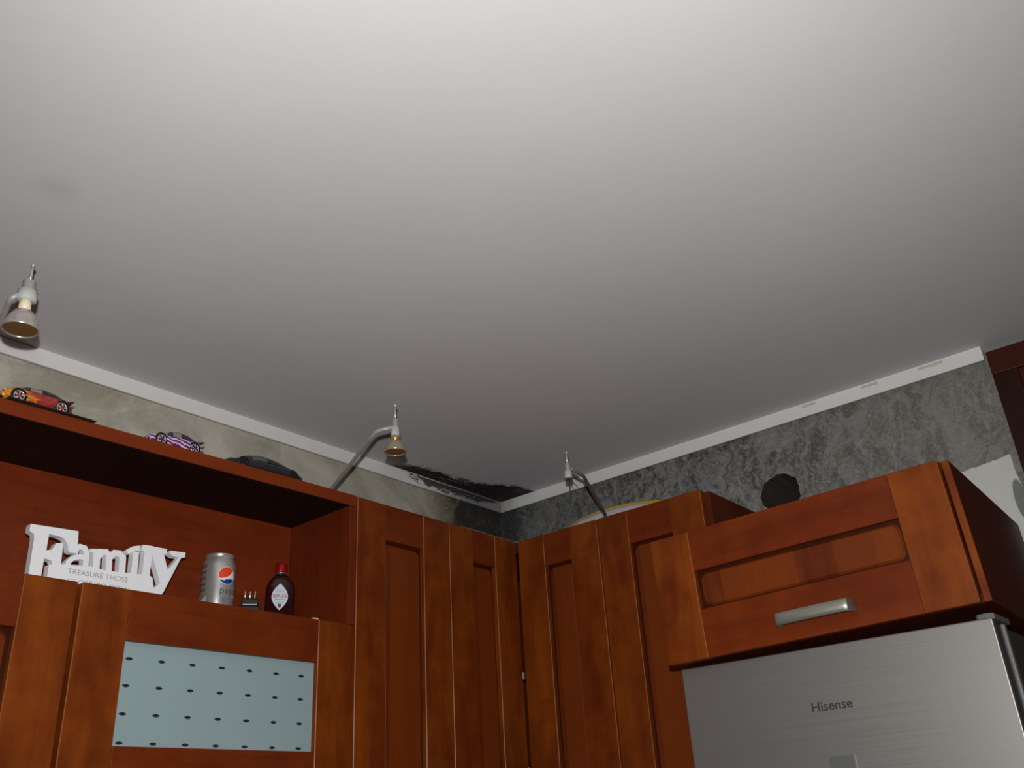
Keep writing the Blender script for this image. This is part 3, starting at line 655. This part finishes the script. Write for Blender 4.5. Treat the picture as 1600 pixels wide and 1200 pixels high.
# ---- small flask bottle
BX, BY = -0.9125, -0.140
r = thing('liquor_bottle', (BX, BY, 2.0420), 'small dark red glass liquor bottle with red cap and white label', 'bottle', (0, 0, math.atan2(CAM.y-BY, CAM.x-BX)+PI/2+0.12))
m, N, L, b = new_mat('dark_cherry_liquor_glass'); b.inputs['Base Color'].default_value = (0.045, 0.006, 0.006, 1); b.inputs['Roughness'].default_value = 0.06; b.inputs['Coat Weight'].default_value = 0.0; b.inputs['Specular IOR Level'].default_value = 0.35
tc = N.new('ShaderNodeTexCoord'); L.new(mixc(N, L, noise(N, L, tc.outputs['Object'], 18, 3), (0.014, 0.003, 0.003), (0.035, 0.005, 0.004)), b.inputs['Base Color'])
M_LIQ = m
mb = MB(); bm = mb.bm; rings = []
prof = [(0.030, 0.0), (0.0335, 0.003), (0.0340, 0.010), (0.0340, 0.070), (0.0325, 0.078), (0.028, 0.087), (0.020, 0.094), (0.0125, 0.0985), (0.0105, 0.101), (0.0105, 0.106)]
for hw, z in prof:
    hw = hw*0.86 if hw > 0.0126 else hw; z *= 1.045; th = min(0.0175, hw*1.0); ring = []
    for k in range(40):
        a = 2*PI*k/40; e = 0.62 if hw > 0.012 else 1.0
        ca, sa = math.cos(a), math.sin(a)
        ring.append(bm.verts.new((hw*math.copysign(abs(ca)**e, ca), th*math.copysign(abs(sa)**e, sa), z)))
    rings.append(ring)
for A, B in zip(rings, rings[1:]):
    for k in range(40):
        f = bm.faces.new((A[k], A[(k+1) % 40], B[(k+1) % 40], B[k])); f.smooth = True
bm.faces.new(rings[0][::-1]); bm.faces.new(rings[-1])
mb.build('glass_body', M_LIQ, r)
M_CAP = simple('red_metal_cap', (0.42, 0.012, 0.012), 0.28, 0.6); M_RING = simple('cap_ring_silver', (0.5, 0.45, 0.42), 0.3, 0.9)
MB().lathe([(0.0, 0.1095), (0.0120, 0.1095), (0.0125, 0.111), (0.0125, 0.1265), (0.0115, 0.1285), (0.0, 0.1288)], 32).build('cap', M_CAP, r)
MB().lathe([(0.0108, 0.1058), (0.0124, 0.1063), (0.0124, 0.1090), (0.0108, 0.1092)], 32).build('neck_ring', M_RING, r)
M_LAB = simple('pale_blue_label', (0.60, 0.66, 0.74), 0.5, var=0.05, scale=150)
q = []
for i in range(25):
    t = -1+2*i/24; q.append((-0.002+0.0165*(1-abs(t)**1.9), 0.056+t*0.0275))
for i in range(23, 0, -1):
    t = -1+2*i/24; q.append((-0.002-0.0165*(1-abs(t)**1.9), 0.056+t*0.0275))
mb = MB(); mb.prism(q, -0.0181, -0.0172, 'y'); lb = mb.build('paper_label', M_LAB, r)
text_mesh('SOPLICA', 0.009, 0.0002, simple('label_red_print', (0.40, 0.03, 0.03), 0.5), 'label_name', lb, (-0.0162, -0.0183, 0.0540), (PI/2, 0, 0), width=0.0285, offset=0.0001, height_scale=1.15)
MB().box(-0.0125, 0.0085, -0.0183, -0.0180, 0.0495, 0.0510).build('label_print', simple('label_blue_print', (0.22, 0.28, 0.45), 0.5), lb)
mb = MB()
for zz, ww in ((0.0675, 0.017), (0.0700, 0.014), (0.0655, 0.020), (0.0460, 0.020), (0.0435, 0.016)):
    mb.box(-0.002-ww/2, -0.002+ww/2, -0.0183, -0.0180, zz, zz+0.0007)
mb.build('label_print', simple('label_fine_print', (0.28, 0.36, 0.55), 0.5), lb)
mb = MB(); mb.prism([(-0.0055, 0.0415), (0.0015, 0.0415), (0.0015, 0.0365), (-0.002, 0.0330), (-0.0055, 0.0365)], -0.0184, -0.0180, 'y'); mb.build('label_emblem', simple('label_crest', (0.14, 0.05, 0.04), 0.5), lb)

# ---- toy cars
def flame_mat(name, cols, scale, axis_sc, streak=False):
    m, N, L, b = new_mat(name); tc = N.new('ShaderNodeTexCoord'); P = tc.outputs['Object']
    n1 = noise(N, L, P, scale, 4, 0.7, 1.2, axis_sc); sep = N.new('ShaderNodeSeparateXYZ'); L.new(P, sep.inputs[0])
    if streak:
        wv = math_n(N, L, 'SINE', math_n(N, L, 'ADD', math_n(N, L, 'MULTIPLY', math_n(N, L, 'ADD', sep.outputs[2], math_n(N, L, 'MULTIPLY', sep.outputs[0], 0.16)), 900), math_n(N, L, 'MULTIPLY', n1, 11)))
        f = sstep(N, L, wv, 0.1, 0.4)
        base = mixc(N, L, f, cols[0], cols[1])
    else:
        g = math_n(N, L, 'ADD', math_n(N, L, 'MULTIPLY', sep.outputs[0], 5.5), math_n(N, L, 'MULTIPLY', n1, 1.1))
        rp = ramp(N, [(0.0, cols[0]), (0.35, cols[1]), (0.55, cols[2]), (0.9, cols[3])]); L.new(g, rp.inputs[0]); base = rp.outputs[0]
        base = mixc(N, L, sstep(N, L, noise(N, L, P, 260, 3, 0.7, 0.5, (0.5, 1, 1.6)), 0.54, 0.62), base, cols[4])
    L.new(base, b.inputs['Base Color']); b.inputs['Roughness'].default_value = 0.25; b.inputs['Coat Weight'].default_value = 0.6
    return m
M_TIRE = simple('black_tyre', (0.012, 0.012, 0.012), 0.6); M_RIM = simple('chrome_rim', (0.75, 0.74, 0.72), 0.25, 0.7); M_WIN = simple('smoked_car_window', (0.02, 0.02, 0.025), 0.1, coat=1.0)
M_CARB = simple('car_black_underbody', (0.015, 0.013, 0.013), 0.5)
def interp(tab, x):
    for (a, va_), (b_, vb_) in zip(tab, tab[1:]):
        if x <= b_:
            t = (x-a)/(b_-a) if b_ > a else 0; t = t*t*(3-2*t); return va_+(vb_-va_)*t
    return tab[-1][1]
def toy_car(name, loc, rotz, Lc, W, top, roof, body_m, roof_m, win_m, rim_m, hub_m, wheel_x, wheel_r, label, spoiler=True, fins=True, belt_frac=0.80):
    """nose towards -X, near side -Y. top/roof: tables of (0..1 along length, height m)"""
    r = thing(name, loc, label, 'toy car', (0, 0, rotz), 'toy cars on the shelf top')
    clear = wheel_r*0.45; NS = 44
    mb = MB(); bm = mb.bm; rings = []
    for i in range(NS+1):
        u = i/NS; x = (u-0.5)*Lc; zt = interp(top, u); hw = W/2*(1-0.30*(abs(2*u-1)**3.2)); zb = clear+(0.35*(zt-clear) if u in (0, 1) else 0)
        sec = []
        for (fy, fz) in ((0, 0), (0.86, 0), (0.97, 0.15), (1.0, 0.42), (0.985, 0.70), (0.90, 0.90), (0.70, 0.985), (0.35, 1.0), (0, 1.0)):
            sec.append((fy*hw, zb+(zt-zb)*fz))
        ring = [(-y, z) for y, z in sec] + [(y, z) for y, z in sec[::-1]][1:-1]
        rings.append([bm.verts.new((x, y, z)) for y, z in ring])
    n = len(rings[0])
    for A, B in zip(rings, rings[1:]):
        for k in range(n):
            f = bm.faces.new((A[k], A[(k+1) % n], B[(k+1) % n], B[k])); f.smooth = True
            zc = f.calc_center_median().z
    bm.faces.new(rings[0]); bm.faces.new(rings[-1][::-1]); bmesh.ops.recalc_face_normals(bm, faces=bm.faces[:])
    # wheel arch rings as dark discs let into the flanks
    for wx in wheel_x:
        for sgn in (-1, 1):
            hwx = W/2*(1-0.30*(abs(2*wx/Lc)**3.2))
            mb.lathe([(0.0, 0.0), (wheel_r*1.22, 0.0), (wheel_r*1.22, sgn*0.0012), (0.0, sgn*0.0012)], 28, 1, (wx, sgn*(hwx-0.0006), wheel_r*1.04), 'y')
    mb.build('body', [body_m, M_CARB], r)
    # roof / greenhouse
    mb = MB(); bm = mb.bm; rings = []
    u0, u1 = roof[0][0], roof[-1][0]; NR = 22
    for i in range(NR+1):
        u = u0+(u1-u0)*i/NR; x = (u-0.5)*Lc; zr = interp(roof, u); zt = interp(top, u)-0.001; hw = W/2*0.86*(1-0.16*abs(2*(u-u0)/(u1-u0)-1)**2)
        zr = max(zr, zt+0.0004); sec = [(hw, zt), (hw*0.93, zt+(zr-zt)*0.45), (hw*0.80, zt+(zr-zt)*0.85), (hw*0.55, zr), (0, zr)]
        ring = [(-y, z) for y, z in sec] + [(y, z) for y, z in sec[::-1]][1:]
        rings.append([bm.verts.new((x, y, z)) for y, z in ring])
    n = len(rings[0])
    for i, (A, B) in enumerate(zip(rings, rings[1:])):
        u = (i+0.5)/NR
        for k in range(n-1):
            f = bm.faces.new((A[k], A[k+1], B[k+1], B[k])); f.smooth = True
            side = k in (0, 1, n-3, n-2)
            pillar = abs(u-0.50) < 0.03 or u < 0.10 or u > 0.90
            f.material_index = (1 if 0.22 < u < 0.52 else 2) if (side and not pillar) else 0
            if k in (2, 3, 4, 5) and (0.06 < u < 0.30 or 0.74 < u < 0.94): f.material_index = 2
    bmesh.ops.recalc_face_normals(bm, faces=bm.faces[:])
    mb.build('roof', [roof_m, win_m, M_WIN], r)
    # wheels
    for wx in wheel_x:
        for sgn in (-1, 1):
            hwx = W/2*(1-0.30*(abs(2*wx/Lc)**3.2)); yc = sgn*(hwx+0.0010)
            wm = MB(); R_ = wheel_r; t = W*0.14
            wm.lathe([(R_*0.72, 0), (R_*0.92, 0), (R_, -sgn*0.0015), (R_, -sgn*t), (0.0, -sgn*t)], 32, 0, (wx, yc, R_), 'y')
            wm.lathe([(R_*0.72, -sgn*0.0002), (0.0, -sgn*0.0012)], 32, 0, (wx, yc, R_), 'y')
            wo = wm.build('wheel', M_TIRE, r)
            sp = MB(); 
            sp.lathe([(R_*0.70, -sgn*0.0004), (R_*0.70, sgn*0.0006), (R_*0.82, sgn*0.0006), (R_*0.82, -sgn*0.0004)], 32, 0, (wx, yc, R_), 'y')
            for k in range(5):
                a = 2*PI*k/5+0.3; c, s_ = math.cos(a), math.sin(a)
                p = [(wx+c*R_*0.2-s_*R_*0.07, R_+s_*R_*0.2+c*R_*0.07), (wx+c*R_*0.72-s_*R_*0.15, R_+s_*R_*0.72+c*R_*0.15), (wx+c*R_*0.72+s_*R_*0.15, R_+s_*R_*0.72-c*R_*0.15), (wx+c*R_*0.2+s_*R_*0.07, R_+s_*R_*0.2-c*R_*0.07)]
                sp.prism(p, yc-sgn*0.0006, yc+sgn*0.0006, 'y', 0)
            sp.lathe([(R_*0.30, -sgn*0.0004), (R_*0.30, sgn*0.0009), (0.0, sgn*0.0011)], 20, 1, (wx, yc, R_), 'y')
            sp.build('rim', [rim_m, hub_m], wo)
    if spoiler:
        zt = interp(top, 0.96); mb = MB(); x1 = Lc/2
        mb.prism([(x1-Lc*0.14, zt+0.0015), (x1+0.001, zt+0.0065), (x1+0.0005, zt+0.0035), (x1-Lc*0.10, zt-0.001)], -W*0.40, W*0.40, 'y')
        mb.build('spoiler', roof_m, r)
    mb = MB(); mb.box(Lc*0.46, Lc*0.505, -W*0.33, W*0.33, clear*0.9, clear+0.004, 0, 0.001, 1); mb.build('bumper', M_CARB, r)
    mb = MB(); mb.box(-Lc*0.505, -Lc*0.45, -W*0.34, W*0.34, clear*0.8, clear+0.0022, 0, 0.0006, 1); mb.build('bumper', M_CARB, r)
    M_HL = simple('headlight_lens', (0.4, 0.4, 0.36), 0.15)
    for sgn in (-1, 1):
        mb = MB(); mb.box(-Lc*0.475, -Lc*0.43, sgn*W*0.30-0.003, sgn*W*0.30+0.003, interp(top, 0.06)*0.74, interp(top, 0.06)*0.92, 0, 0.0008, 1); mb.build('headlight', M_HL, r)
    return r
SHZ = 2.3241
M_FL = flame_mat('orange_flame_paint', [(0.55, 0.16, 0.01), (0.75, 0.30, 0.012), (0.45, 0.04, 0.012), (0.22, 0.008, 0.02), (0.14, 0.01, 0.008)], 60, (0.6, 1, 1.4))
M_MAR = simple('maroon_roof_paint', (0.05, 0.008, 0.012), 0.25, coat=0.5)
M_HUB = simple('red_hub', (0.55, 0.03, 0.03), 0.4); M_WG = simple('silver_window', (0.26, 0.24, 0.20), 0.3)
# small dark stand strip under the orange car
tag(MB().box(-0.075, 0.075, -0.024, 0.024, 0, 0.0022, 0, 0.0006, 1).build('display_base', M_CARB, None, loc=(-1.466, -0.206, SHZ)), 'thin black strip under the orange toy car on the shelf top', 'base')
toy_car('toy_car', (-1.4880, -0.196, SHZ+0.0024), 0.0, 0.120, 0.042,
        [(0, 0.015), (0.08, 0.023), (0.22, 0.0290), (0.45, 0.0275), (0.7, 0.0285), (0.88, 0.0290), (1, 0.0225)],
        [(0.22, 0.0290), (0.40, 0.0360), (0.55, 0.0380), (0.68, 0.0365), (0.92, 0.0292)],
        M_FL, M_MAR, M_WG, M_RIM, M_HUB, (-0.0330, 0.0400), 0.0110, 'orange and red flame-painted toy sports car on shelf top')
M_PU = flame_mat('purple_white_stripe_paint', [(0.15, 0.012, 0.17), (0.70, 0.62, 0.72)], 30, (1, 1, 1), True)
M_PR = simple('plum_roof_paint', (0.055, 0.008, 0.045), 0.25, coat=0.5); M_PRIM = simple('pink_chrome_rim', (0.62, 0.50, 0.62), 0.3, 0.5)
toy_car('toy_car', (-1.2230, -0.196, SHZ), 0.0, 0.114, 0.040,
        [(0, 0.015), (0.08, 0.021), (0.25, 0.0245), (0.45, 0.0250), (0.7, 0.0265), (0.9, 0.0275), (1, 0.0225)],
        [(0.27, 0.0248), (0.40, 0.0345), (0.52, 0.0380), (0.66, 0.0365), (0.92, 0.0280)],
        M_PU, M_PR, M_WG, M_PRIM, M_PR, (-0.034, 0.036), 0.0105, 'purple toy sports car with white stripes, on the shelf top')
M_BK = simple('black_car_paint', (0.014, 0.014, 0.015), 0.22, coat=0.6); M_BG = simple('grey_side_glass', (0.10, 0.11, 0.11), 0.15)
M_BR = simple('black_car_rim', (0.03, 0.03, 0.033), 0.3, 0.6)
toy_car('toy_car', (-1.0080, -0.168, SHZ), 0.0, 0.196, 0.074,
        [(0, 0.018), (0.08, 0.026), (0.25, 0.031), (0.45, 0.034), (0.7, 0.036), (0.88, 0.036), (1, 0.028)],
        [(0.16, 0.0295), (0.30, 0.043), (0.44, 0.0490), (0.60, 0.0475), (0.93, 0.0352)],
        M_BK, M_BK, M_BG, M_BR, M_BR, (-0.058, 0.066), 0.0135, 'largest toy car, glossy black, nearest the lamp arm on shelf top', spoiler=False)

# ---- cabinet lamps on bent arms
M_ARM = simple('satin_grey_arm', (0.36, 0.37, 0.35), 0.4, 0.15); M_SOC = simple('pale_grey_socket', (0.46, 0.48, 0.44), 0.5); M_BASEC = simple('bulb_ceramic', (0.78, 0.66, 0.50), 0.4)
M_ARM3 = simple('tarnished_arm', (0.17, 0.17, 0.165), 0.4, 0.2); M_ROD = simple('pale_metal_rod', (0.60, 0.58, 0.54), 0.3, 0.7)
m, N, L, b = new_mat('facet_silver_reflector'); tc = N.new('ShaderNodeTexCoord')
L.new(mixc(N, L, noise(N, L, tc.outputs['Object'], 220, 3, 0.7, 0, (1, 1, 0.3)), (0.35, 0.30, 0.25), (0.85, 0.80, 0.72)), b.inputs['Base Color']); b.inputs['Metallic'].default_value = 0.7; b.inputs['Roughness'].default_value = 0.25
M_REF1 = m
M_REF2 = simple('gold_dichroic_reflector', (0.44, 0.36, 0.24), 0.25, 0.55, coat=0.4); M_BRS = simple('brass_collar', (0.65, 0.45, 0.18), 0.3, 0.8)
M_LENS = simple('amber_bulb_glass', (0.16, 0.09, 0.03), 0.12, coat=1.0)
def lamp(name, loc_b, ztip, zs0, zs1, zs2, bulb_h, bulb_r, arm, arm_r, label, ref, neckm, armm, bulb=True, neck=0.013, soc=0.0088):
    """loc_b: bulb rim centre (world); heights are relative to it"""
    bx, by, bz = loc_b
    r = thing(name, tuple(arm[-1]), label, 'lamp', group='bent-arm lamps on the cabinet tops'); o = Vector(arm[-1])
    def loc(p): return Vector(p)-o
    B = Vector(loc_b)-o
    mb = MB(); mb.tube([loc(p) for p in fillet(arm)], arm_r, 14); mb.lathe([(0, 0), (0.016, 0), (0.016, 0.004), (0.006, 0.006), (0.0, 0.006)], 24, origin=(0, 0, 0)); mb.build('arm', armm, r)
    mb = MB(); mb.lathe([(0, zs0), (soc, zs0), (soc*1.02, zs0+0.002), (soc, zs1), (soc*0.70, zs1+0.001), (soc*0.66, zs2), (0.0, zs2+0.001)], 28, origin=B); mb.build('socket', M_SOC, r)
    mb = MB(); mb.tube([B+Vector((0, 0, zs2)), B+Vector((0, 0, ztip-0.004))], 0.0021, 12)
    mb.lathe([(0.0, ztip-0.0078), (0.0022, ztip-0.0074), (0.0040, ztip-0.004), (0.0022, ztip-0.0006), (0.0, ztip)], 18, origin=B); mb.build('finial', M_ROD, r)
    if bulb:
        mb = MB(); mb.lathe([(0, bulb_h-0.001), (0.0086, bulb_h-0.001), (0.0086, zs0+0.001), (0, zs0+0.001)] if neck else [], 8, origin=B); mb.build('bulb_neck', neckm, r)
        mb = MB(); R_ = bulb_r
        mb.lathe([(0.0078, bulb_h), (R_*0.50, bulb_h-0.002), (R_*0.70, bulb_h*0.68), (R_*0.88, bulb_h*0.36), (R_*0.97, bulb_h*0.12), (R_, 0.002), (R_, 0.0), (R_*0.93, 0.0), (R_*0.90, 0.0022)], 40, origin=B)
        bo = mb.build('bulb_reflector', ref, r)
        mb = MB(); mb.lathe([(R_*0.915, 0.0018), (R_*0.5, 0.0010), (0.0, 0.0004)], 40, origin=B); mb.build('bulb_lens', M_LENS, bo)
    else:
        mb = MB()
        mb.tube(smooth_path([B+Vector((0.001, 0, zs0+0.001)), B+Vector((0.0025, 0, zs0-0.012)), B+Vector((0.001, 0, zs0-0.022)), B+Vector((0.0012, 0, zs0-0.034))], 4), 0.0010, 8); mb.build('bare_wire', simple('dark_wire', (0.06, 0.04, 0.03), 0.5), r)
        mb = MB()
        mb.tube(smooth_path([B+Vector((0.002, -0.001, zs0+0.001)), B+Vector((0.007, -0.006, zs0-0.010)), B+Vector((0.014, -0.013, zs0-0.022))], 4), 0.0010, 8); mb.build('bare_wire', simple('dark_wire', (0.06, 0.04, 0.03), 0.5), r)
    return r
lamp('cabinet_lamp', (-1.6360, -0.4752, 2.3118), 0.1125, 0.0480, 0.064, 0.081, 0.032, 0.0248,
     [(-1.6420, -0.4755, 2.3700), (-1.6560, -0.4740, 2.3580), (-1.6372, -0.3999, 2.3530), (-1.6180, -0.2020, 2.3480), (-1.6180, -0.2020, 2.3246)], 0.0042,
     'leftmost cabinet lamp, silver reflector bulb hanging from a bent arm', M_REF1, M_BASEC, M_ARM, soc=0.0135)
lamp('cabinet_lamp', (-0.9402, -0.5115, 2.3050), 0.1035, 0.0335, 0.052, 0.069, 0.0245, 0.0212,
     [(-0.9440, -0.5120, 2.3570), (-0.9620, -0.4830, 2.3530), (-0.9570, -0.4620, 2.3475), (-0.8370, -0.2030, 2.3380), (-0.8370, -0.2030, 2.3246)], 0.0040,
     'middle cabinet lamp with gold-tinted bulb on long bent arm', M_REF2, M_BRS, M_ARM, soc=0.0082)
lamp('cabinet_lamp', (-0.5418, -0.6339, 2.3160), 0.0640, 0.0020, 0.018, 0.034, 0, 0,
     [(-0.5395, -0.6350, 2.3440), (-0.5171, -0.6428, 2.3335), (-0.4925, -0.6391, 2.3342), (-0.2000, -0.5010, 2.3400), (-0.2000, -0.5010, 2.3215)], 0.0040,
     'rightmost cabinet lamp, without a bulb, two bare wires hanging', M_REF2, M_BRS, M_ARM3, bulb=False, soc=0.0082)

# ---- cable along the cabinet tops, and white sheet with yellow edge
M_CAB = simple('dull_yellow_cable', (0.20, 0.155, 0.06), 0.5); M_YEL = simple('yellow_tape_edge', (0.55, 0.36, 0.03), 0.5); M_SHT = simple('white_plastic_sheet', (0.62, 0.58, 0.62), 0.5, var=0.05)
cz = ZT+0.0010
pth = [(-0.62, -0.205, ZT+0.0024), (-0.53, -0.214, ZT+0.0026), (-0.48, -0.222, ZT+0.0035), (-0.40, -0.228, ZT+0.0052), (-0.33, -0.230, ZT+0.0035), (-0.27, -0.232, ZT+0.0028), (-0.230, -0.236, ZT+0.0028), (-0.222, -0.27, ZT+0.0035), (-0.219, -0.32, ZT+0.0055), (-0.205, -0.36, ZT+0.010), (-0.16, -0.40, ZT+0.006), (-0.10, -0.42, ZT+0.0028), (-0.03, -0.42, ZT+0.0028)]
tag(MB().tube(smooth_path(pth, 6), 0.0016, 8).build('cable', M_CAB), 'thin dull yellow cable running along the tops of the corner cabinet doors', 'cable')
r = thing('plastic_sheet', (0.0, -0.42, ZT), 'white plastic sheet with yellow edge bulging up behind lamp arm', 'sheet')
prof = [(-0.2506, 2.395), (-0.275, 2.4085), (-0.3081, 2.4177), (-0.36, 2.4222), (-0.4167, 2.4225), (-0.46, 2.4195), (-0.4986, 2.4140), (-0.54, 2.407), (-0.5763, 2.3985), (-0.62, 2.380)]
yy = [p[0] for p in prof]; ptab = sorted([(p[0], p[1]) for p in prof])
mb = MB(); bm = mb.bm; cols_ = []
fine_y = [yy[0]+(yy[-1]-yy[0])*i/30 for i in range(31)]
for j, y in enumerate(fine_y):
    zt = interp(ptab, y); c = []
    for i in range(9):
        t = i/8; x = -0.020-0.035*math.sin(t*PI*0.5+0)*(1-t)*1.2-0.004*math.sin(y*60+t*4)*(1-t); z = zt-ZT-(zt-ZT-0.001)*(1-t)
        c.append(bm.verts.new((x, y+0.42, z)))
    cols_.append(c)
for A, B in zip(cols_, cols_[1:]):
    for k in range(8): f = bm.faces.new((A[k], A[k+1], B[k+1], B[k])); f.smooth = True
sh = mb.build('sheet', M_SHT, r); sm = sh.modifiers.new('thick', 'SOLIDIFY'); sm.thickness = 0.0006
tp = [Vector((-0.0205, y+0.42, interp(ptab, y)-ZT)) for y in fine_y]
mb = MB(); mb.tube(tp, [0.0016+0.0022*min(1, max(0, (0.40 if True else 0) and (-y-0.30)/0.2)) for y in fine_y], 8); mb.build('yellow_edge', M_YEL, r)
